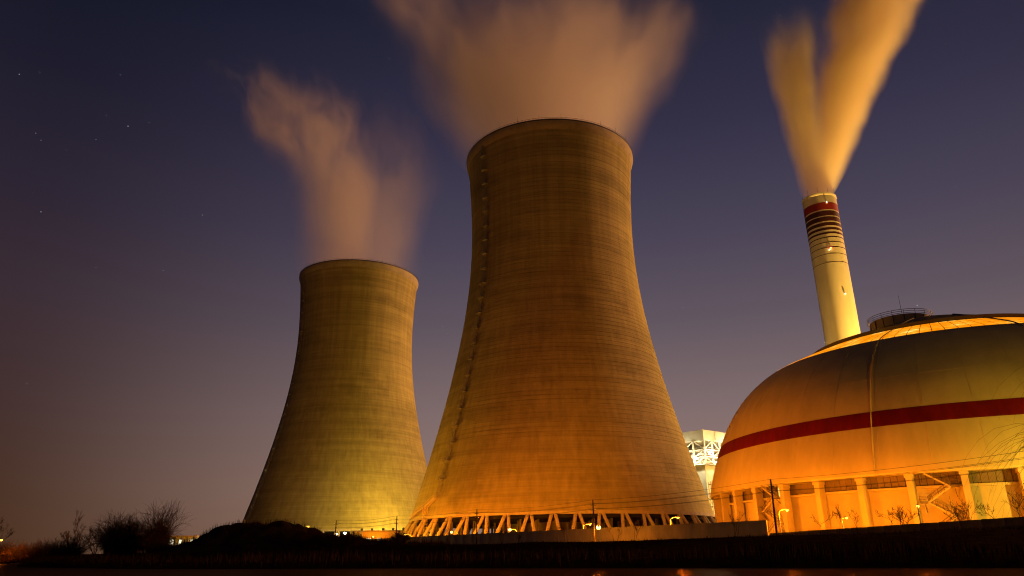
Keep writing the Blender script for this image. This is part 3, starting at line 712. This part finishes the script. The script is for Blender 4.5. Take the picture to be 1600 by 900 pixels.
for i, (x, y, h_, lab) in enumerate(FR):
    bare_tree('bare_sapling', x, y, h_, 60+i, lab, 'dark saplings before the long wall', 4, 2, .75, .12, .05, (2, 3), minr=.015)
LF = [(-152.5, 226, 13.5, 1, 'bare tree cut off by the left edge'), (-128.0, 226, 14.0, 1, 'tall thin bare tree with a lopped top near the left edge'), (-116.0, 214, 9.5, 3, 'clump of thin bare stems left of the dark bushy trees'), (-111.0, 210, 10.0, 3, 'slim bare tree leaning beside the large willow'), (-107.0, 213, 10.5, 2, 'bare dark tree just left of the round willow'), (-133.5, 230, 8.0, 2, 'low bare tree beside the lopped tree')]
for i, (x, y, h_, s, lab) in enumerate(LF):
    bare_tree('bare_tree', x, y, h_, 90+i, lab, 'bare trees on the left bank', 5, s, .6, .14, .17, (2, 4), minr=.025)
def willow(name, x, y, h_, rad, n, seed, label, wm, tw=.02, limbs=9, base_z=None, dense=1.0):
    rnd = random.Random(seed); zg = top_z(x, y)-.2 if base_z is None else base_z
    t = thing(name, label, 'tree', (x, y, zg), 0); tb, cb = MB(), MB()
    fork = h_*.28; tb.tube([(0, 0, 0), (.1, 0, fork*.5), (0, .05, fork)], [h_*.035, h_*.028, h_*.024], 8)
    tips = []
    for k in range(limbs):
        az = 2*PI*k/limbs+rnd.uniform(-.3, .3); el = rnd.uniform(.5, 1.3); L = rad*rnd.uniform(.55, 1.0)
        pts = [Vector((0, 0, fork*.9))]; d = Vector((math.cos(az)*math.cos(el), math.sin(az)*math.cos(el), math.sin(el)))
        for j in range(5):
            d = (d+Vector((rnd.gauss(0, .1), rnd.gauss(0, .1), -.03*j))).normalized(); pts.append(pts[-1]+d*max(L, h_*.5)/5)
        tb.tube(pts, [h_*.014*(1-.15*j) for j in range(6)], 5, cap=False); tips += pts[2:]
    for k in range(n):
        b_ = rnd.choice(tips).copy(); az = rnd.uniform(0, 2*PI); d = Vector((math.cos(az), math.sin(az), rnd.uniform(.1, 1.1))).normalized()
        L = h_*rnd.uniform(.25, .62); pts = [b_]; m = 6
        for j in range(m):
            d = (d+Vector((rnd.gauss(0, .09), rnd.gauss(0, .09), -.30-.03*j))).normalized(); q = pts[-1]+d*L/m
            if q.z < .15: q.z = .15
            pts.append(q)
        cb.tube(pts, [tw*(1.2-.14*j) for j in range(m+1)], 3, cap=False)
    tb.build('trunk', M['bark'], t, 60); cb.build('crown', M[wm], t); return t
def shrub(name, x, y, h_, rad, n, seed, label, cat_, tw=.03, arch=.5):
    '''a fountain of bare twigs: stems fan out from the stool, arch over and carry side twigs'''
    rnd = random.Random(seed); t = thing(name, label, cat_, (x, y, top_z(x, y)-.2)); tb, cb = MB(), MB()
    for k in range(n):
        az = rnd.uniform(0, 2*PI); lean = rnd.random()**.7; d = Vector((math.cos(az)*lean*rad/h_, math.sin(az)*lean*rad/h_, 1)).normalized()
        L = h_*rnd.uniform(.6, 1.1); p = Vector((rnd.gauss(0, rad*.16), rnd.gauss(0, rad*.16), 0)); pts = [p]; m = 6
        for j in range(m):
            d = (d+Vector((rnd.gauss(0, .07), rnd.gauss(0, .07), -arch*.09*j*lean))).normalized(); pts.append(pts[-1]+d*L/m)
        (tb if k < n*.12 else cb).tube(pts, [tw*(2.6 if k < n*.12 else 1.3)*(1-.13*j) for j in range(m+1)], 3, cap=False)
        for q in range(4):
            a = pts[rnd.randint(2, m)]; e_ = (d+Vector((rnd.gauss(0, .5), rnd.gauss(0, .5), rnd.gauss(.1, .4)))).normalized()
            b1 = a+e_*L*.13; e_ = (e_+Vector((0, 0, -.5*arch))).normalized(); b2 = b1+e_*L*.13
            cb.tube([a, b1, b2], [tw*.9, tw*.7, tw*.4], 3, cap=False)
    tb.build('stem', M['bark'], t); cb.build('crown', M['willow'], t); return t
shrub('willow_bush', -100.5, 201, 8.8, 8.5, 900, 5, 'largest round dark willow bush on the left bank beside the water', 'bush', .035, 1.1)
shrub('willow_bush', -106.5, 205, 9.6, 6.0, 560, 6, 'second dark willow bush tucked against the left of the largest one', 'bush', .035, .8)
shrub('willow_bush', -95.5, 206, 11.2, 5.0, 260, 9, 'tall thin-stemmed willow bush rising behind the largest one', 'bush', .033, .5)
shrub('willow_bush', -91.5, 196, 7.2, 5.0, 420, 8, 'third willow bush sloping off the right side of the largest one', 'bush', .033, 1.0)
wr = willow('weeping_willow', 47.0, 49.0, 18.5, 7.5, 2200, 17, 'weeping willow reaching in from the right edge before the dome', 'willow', .010, 10)
SHR = [(-168, 232, 4.4, 5, 'shrub cut by the left edge of the picture'), (-160, 228, 5.2, 5, 'shrub beside the one cut by the left edge'), (-152, 224, 4.4, 5, 'dark shrub under the bare tree at the left edge'), (-144, 218, 5.0, 5, 'dark shrub between the edge tree and the lopped tree'), (-136, 214, 4.6, 5, 'dark shrub at the foot of the lopped tree'), (-129, 210, 4.8, 5, 'dark shrub right of the lopped tree'), (-122, 206, 5.0, 5, 'dark shrub left of the clump of bare stems'), (-115, 201, 5.6, 4.5, 'reddish shrub before the slim bare stems'), (-89, 190, 4.0, 3.6, 'low shrub between the largest bush and the lodge'), (-84, 183, 3.0, 3.2, 'small shrub before the tiny lit lodge'), (-41.5, 158, 3.0, 3.2, 'dark bush on the right flank of the earth heap'), (-33.5, 158, 2.8, 3.0, 'dark bush at the right foot of the earth heap'), (-25.0, 168, 2.2, 3.0, 'low dark bush between the earth heap and the long wall')]
for i, (x, y, h_, rad, lab) in enumerate(SHR):
    shrub('shrub', x, y, h_, rad, 420, 40+i, lab, 'shrub', .028, .7)

# ------------------------------------------------------------------ reeds, grass, stones
def blades(name, label, pts_fn, n, seed, m, hmin, hmax, w_, lean):
    rnd = random.Random(seed); b = MB(); k = 0
    while k < n:
        x, y, s = pts_fn(rnd)
        if x is None: continue
        k += 1; z = top_z(x, y)-.05; h_ = rnd.uniform(hmin, hmax)*s; a = rnd.uniform(0, 2*PI); l = rnd.uniform(0, lean)*h_
        dx, dy = math.cos(a), math.sin(a); ww = w_*rnd.uniform(.6, 1.3); ox, oy = -dy*ww, dx*ww
        b.add([(x-ox, y-oy, z), (x+ox, y+oy, z), (x+dx*l*.35+ox*.7, y+dy*l*.35+oy*.7, z+h_*.6), (x+dx*l*.35-ox*.7, y+dy*l*.35-oy*.7, z+h_*.6), (x+dx*l, y+dy*l, z+h_)], [(0, 1, 2, 3), (3, 2, 4)])
    return tag(b.build(name, M[m]), kind='stuff', label=label)
def shore_pt(rnd):
    x = rnd.uniform(-190, 60); d = abs(rnd.gauss(0, 7)); y = interp(x, SHX, SHY)+.4+d
    cl = fbm(x*.12, y*.12, 5)
    if cl < -.1 and rnd.random() < .7: return None, None, None
    return x, y, .8+.5*cl
blades('shore_reeds', 'dry reeds along the far shore of the pond', shore_pt, 12000, 1, 'reed', .5, 1.5, .03, .35)
def bank_pt(rnd):
    x = rnd.uniform(-70, 75); ys = interp(x, SHX, SHY); wl_ = interp(x, [-55, 47, 72, 90], [230, 139, 80, 60]); y = rnd.uniform(ys+2, max(ys+4, wl_))
    return x, y, .7+.6*max(-.5, fbm(x*.1, y*.1, 9))
blades('bank_grass', 'dark dry grass covering the bank below the walls', bank_pt, 14000, 2, 'reed', .15, .55, .03, .7)
def wallgrass(rnd):
    t = rnd.random(); x, y = lerp(47.3, 70, t)-rnd.uniform(.5, 2.6), lerp(142, 86, t)-rnd.uniform(0, 1.2)
    if fbm(x*.35, y*.35, 2) < -.02: return None, None, None
    return x, y, 1
blades('wall_grass', 'dry grass tufts along the foot of the low wall, coloured as lamplit', wallgrass, 3200, 3, 'litgrass', .3, .75, .025, .7)
def heap_pt(rnd):
    x = rnd.uniform(-80, -14); y = rnd.gauss(171, 5)
    if fbm(x*.3, y*.3, 4) < .02: return None, None, None
    return x, y, 1
blades('heap_weeds', 'weeds and dry stalks on the earth heap', heap_pt, 4200, 4, 'reed', .4, 1.3, .03, .5)
rnd = random.Random(12)
def rock(r_, seed):
    rr = random.Random(seed); b = MB(); n = 7
    b.lathe([(.01, -.3*r_), (r_*.9, -.1*r_), (r_, .15*r_), (r_*.6, .5*r_), (.01, .6*r_)], n)
    b.v = [(x*rr.uniform(.75, 1.25), y*rr.uniform(.75, 1.25), z*rr.uniform(.8, 1.2)) for x, y, z in b.v]; return b.mesh('shore_stone')
rk = [rock(1, s) for s in range(5)]
for i in range(46):
    x = -175+i*1.75+rnd.uniform(-.7, .7); y = interp(x, SHX, SHY)-rnd.uniform(-.3, .8); s = rnd.uniform(.25, .75)
    o = obj('shore_stone', rk[i % 5], M['stone']); o.location = (x, y, WZ+.05); o.scale = (s*1.3, s, s*.7); o.rotation_euler = (0, 0, rnd.uniform(0, 6))
    tag(o, 'small stone in the row at the left waterline', 'stone', 'stones along the left waterline')

# ------------------------------------------------------------------ steam plumes (true volumes)
class X:
    """tiny expression builder over math nodes"""
    def __init__(s, nt, v): s.nt = nt; s.v = v
    def op(s, o, *a, clamp=False):
        n = s.nt.nodes.new('ShaderNodeMath'); n.operation = o; n.use_clamp = clamp
        for i, q in enumerate((s,)+a):
            q = q.v if isinstance(q, X) else q
            if isinstance(q, (int, float)): n.inputs[i].default_value = q
            else: s.nt.links.new(q, n.inputs[i])
        return X(s.nt, n.outputs[0])
    def __add__(s, o): return s.op('ADD', o)
    def __sub__(s, o): return s.op('SUBTRACT', o)
    def __mul__(s, o): return s.op('MULTIPLY', o)
    def __truediv__(s, o): return s.op('DIVIDE', o)
    def mx(s, o): return s.op('MAXIMUM', o)
    def ss(s, a, b, lo=0.0, hi=1.0):
        n = s.nt.nodes.new('ShaderNodeMapRange'); n.interpolation_type = 'SMOOTHSTEP'
        for i, q in enumerate((s, a, b, lo, hi)):
            q = q.v if isinstance(q, X) else q
            if isinstance(q, (int, float)): n.inputs[i].default_value = q
            else: s.nt.links.new(q, n.inputs[i])
        return X(s.nt, n.outputs[0])
def plume(name, label, base, strands, H, dens, stretch, nscale, warp, prof_dom, colr, wscale=20.0, aniso=.0, erode=.42, edge=(.45, 1.0)):
    """strands: list of (cx poly, radius poly, amplitude stops) in u=h/H;  prof_dom: domain rings (u, cx, rx, ry)"""
    m = bpy.data.materials.new(name+'_vapour'); m.use_nodes = True; nt = m.node_tree; nt.nodes.clear(); N, L = nt.nodes, nt.links
    t = N.new('ShaderNodeTexCoord'); s_ = N.new('ShaderNodeSeparateXYZ'); L.new(t.outputs['Object'], s_.inputs[0])
    x, y, z = (X(nt, s_.outputs[i]) for i in range(3)); u = z*(1.0/H); u2 = u*u
    # slow warp so edges billow
    wc = N.new('ShaderNodeCombineXYZ'); L.new((x*(1/wscale)).v, wc.inputs[0]); L.new((y*(1/wscale)).v, wc.inputs[1]); L.new((z*(1/(wscale*2.2))).v, wc.inputs[2])
    wn_ = N.new('ShaderNodeTexNoise'); wn_.inputs['Scale'].default_value = 1; wn_.inputs['Detail'].default_value = 1.5; L.new(wc.outputs[0], wn_.inputs['Vector'])
    ws = N.new('ShaderNodeSeparateColor'); L.new(wn_.outputs['Color'], ws.inputs[0])
    amp = (u*1.4+.08).op('MINIMUM', 1.2)
    x = x+(X(nt, ws.outputs[0])-.5)*warp*amp; y = y+(X(nt, ws.outputs[1])-.5)*warp*amp
    tot = None
    for (c0, c1, c2), (r0, r1), stops in strands:
        cx = u*c1+u2*c2+c0; rad = u*r1+r0
        dx = (x-cx)/rad; dy = y/rad
        q = (dx*dx+dy*dy).op('SQRT')
        core = q.ss(edge[0], edge[1], 1.0, 0.0)
        rmp = ramp(N, [(p, (a, a, a, 1)) for p, a in stops]); L.new(u.v, rmp.inputs[0])
        # streaks carried along the flow
        sc_ = N.new('ShaderNodeCombineXYZ'); L.new((dx*(1/nscale*14)).v, sc_.inputs[0]); L.new((dy*(1/nscale*14)).v, sc_.inputs[1]); L.new((z*(1/(nscale*stretch))).v, sc_.inputs[2])
        sn = N.new('ShaderNodeTexNoise'); sn.inputs['Scale'].default_value = 1.25; sn.inputs['Detail'].default_value = 2.5; sn.inputs['Roughness'].default_value = .5; L.new(sc_.outputs[0], sn.inputs['Vector'])
        lo = u.ss(0.0, 1.0, .05, erode); st = X(nt, sn.outputs['Fac']).ss(lo, lo+.24)
        d = core*X(nt, rmp.outputs[0])*st
        tot = d if tot is None else tot.mx(d)
    dn = tot*dens
    pv = N.new('ShaderNodeVolumePrincipled'); pv.inputs['Color'].default_value = colr+(1,); pv.inputs['Anisotropy'].default_value = aniso
    L.new(dn.v, pv.inputs['Density']); o_ = N.new('ShaderNodeOutputMaterial'); L.new(pv.outputs[0], o_.inputs['Volume'])
    b = MB(); n = 28; rr = []
    for (uu, cx, rx, ry) in prof_dom:
        for i in range(n):
            a = 2*PI*i/n; b.v.append((cx+rx*math.cos(a), ry*math.sin(a), uu*H))
    for k in range(len(prof_dom)-1):
        for i in range(n):
            j = (i+1) % n; b.f.append((k*n+i, k*n+j, (k+1)*n+j, (k+1)*n+i))
    b.f.append(tuple(range(n-1, -1, -1))); b.f.append(tuple((len(prof_dom)-1)*n+i for i in range(n)))
    o = b.build(name, m); o.location = base; tag(o, label, 'steam plume', 'steam plumes'); return o
plume('steam_plume', 'broad streaky plume of steam spreading above the nearer tower', (T1[0], T1[1], HT-4.0),
      [((0, -16, 0), (33.2, 44), [(0, 1), (.15, 1), (.5, .8), (.8, .55), (1, .35)]),
       ((-4, -34, -10), (27, 22), [(0, .9), (.3, 1), (.6, .9), (1, .5)]),
       ((6, 30, 18), (26, 24), [(0, .9), (.2, .9), (.45, .6), (.8, .4), (1, .2)])],
      112.0, .060, 6.0, 13.0, 34.0, [(0, 0, 32.6, 32.6), (.035, 0, 33, 33), (.2, -1, 50, 47), (.5, -5, 76, 66), (.8, -8, 98, 82), (1, -10, 108, 88)], (.975, .94, .88), edge=(.05, 1.12), erode=.56)
plume('steam_plume', 'slender plume of steam drifting left above the farther tower', (T2[0], T2[1], HT-4.0),
      [((-7, -6, -36), (31.0, -7), [(0, .7), (.12, .9), (.40, 1), (.65, .7), (.92, 0)]),
       ((4, -62, -34), (24, 0), [(.0, 0), (.42, 0), (.62, .75), (.78, .6), (.95, 0)]),
       ((9, 8, 10), (25, 12), [(.0, .6), (.2, .5), (.45, .2), (.75, 0), (1, 0)]),
       ((-16, -16, -12), (19, 10), [(.0, .95), (.15, .7), (.35, .35), (.6, 0), (1, 0)])],
      165.0, .038, 6.5, 11.0, 40.0, [(0, 0, 32.6, 32.6), (.03, 0, 33, 33), (.2, -4, 52, 46), (.45, -14, 68, 54), (.7, -38, 70, 52), (.9, -60, 52, 42), (1, -62, 30, 26)], (.975, .94, .88), edge=(.0, 1.15), erode=.44)
plume('smoke_plume', 'bright golden plume splitting in two above the striped chimney', (CH[0], CH[1], CT-1.5),
      [((-1, -8, 10), (9.4, 15), [(0, 1), (.5, 1), (.66, .65), (.84, 0)]),
       ((1, 56, 14), (9.2, 29), [(0, 1), (.5, 1), (.8, .9), (1, .8)]),
       ((0, 20, 8), (9.0, 9), [(0, 1), (.25, .8), (.42, .35), (.6, 0), (1, 0)])],
      170.0, .12, 5.0, 12.0, 13.0, [(0, 0, 9.5, 9.5), (.03, 0, 10.2, 10.2), (.15, 4, 20, 17), (.4, 13, 42, 30), (.7, 32, 66, 42), (1, 54, 82, 52)], (1.0, .91, .62), wscale=13.0, edge=(.15, 1.08), erode=.36)

# ------------------------------------------------------------------ stars
st = MB(); rnd = random.Random(77)
def star(px_, py_, s):
    uu, vv = (px_-800)/1138.6, -(py_-450)/1138.6
    d = (right*uu+up*vv+fwd).normalized()*9000; r_ = s*3.1
    st.add([d+Vector(k)*r_ for k in ((1, 0, 0), (-1, 0, 0), (0, 1, 0), (0, -1, 0), (0, 0, 1), (0, 0, -1))], [(0, 2, 4), (2, 1, 4), (1, 3, 4), (3, 0, 4), (2, 0, 5), (1, 2, 5), (3, 1, 5), (0, 3, 5)])
for x, y, s in [(30, 116, 1.2), (62, 113, 1), (188, 117, 1.1), (200, 197, 1.5), (166, 180, 1), (233, 191, .8), (64, 219, 1), (56, 208, 1.1), (104, 234, .8), (150, 218, .8), (64, 331, 1.2), (316, 336, 1), (271, 279, .8), (247, 303, .7), (262, 257, .7), (271, 16, .8), (265, 80, .7), (42, 599, 1), (98, 438, .7), (255, 423, .9), (150, 418, .7), (315, 458, .8), (608, 92, 1.2), (1433, 477, 1.3), (1067, 481, 1), (733, 286, .8), (692, 510, .8), (1108, 580, .6), (1219, 24, .8), (240, 60, .6)]:
    star(x, y, s)
for k in range(70):
    az = rnd.uniform(-1.0, 1.0); e_ = rnd.uniform(.12, 1.0); d = Vector((math.sin(az)*math.cos(e_), math.cos(az)*math.cos(e_), math.sin(e_)))*9000; r_ = rnd.uniform(.8, 1.7)
    st.add([d+Vector(q)*r_ for q in ((1, 0, 0), (-1, 0, 0), (0, 1, 0), (0, -1, 0), (0, 0, 1), (0, 0, -1))], [(0, 2, 4), (2, 1, 4), (1, 3, 4), (3, 0, 4), (2, 0, 5), (1, 2, 5), (3, 1, 5), (0, 3, 5)])
tag(st.build('stars', M['star']), kind='stuff', label='faint scattered stars in the night sky')
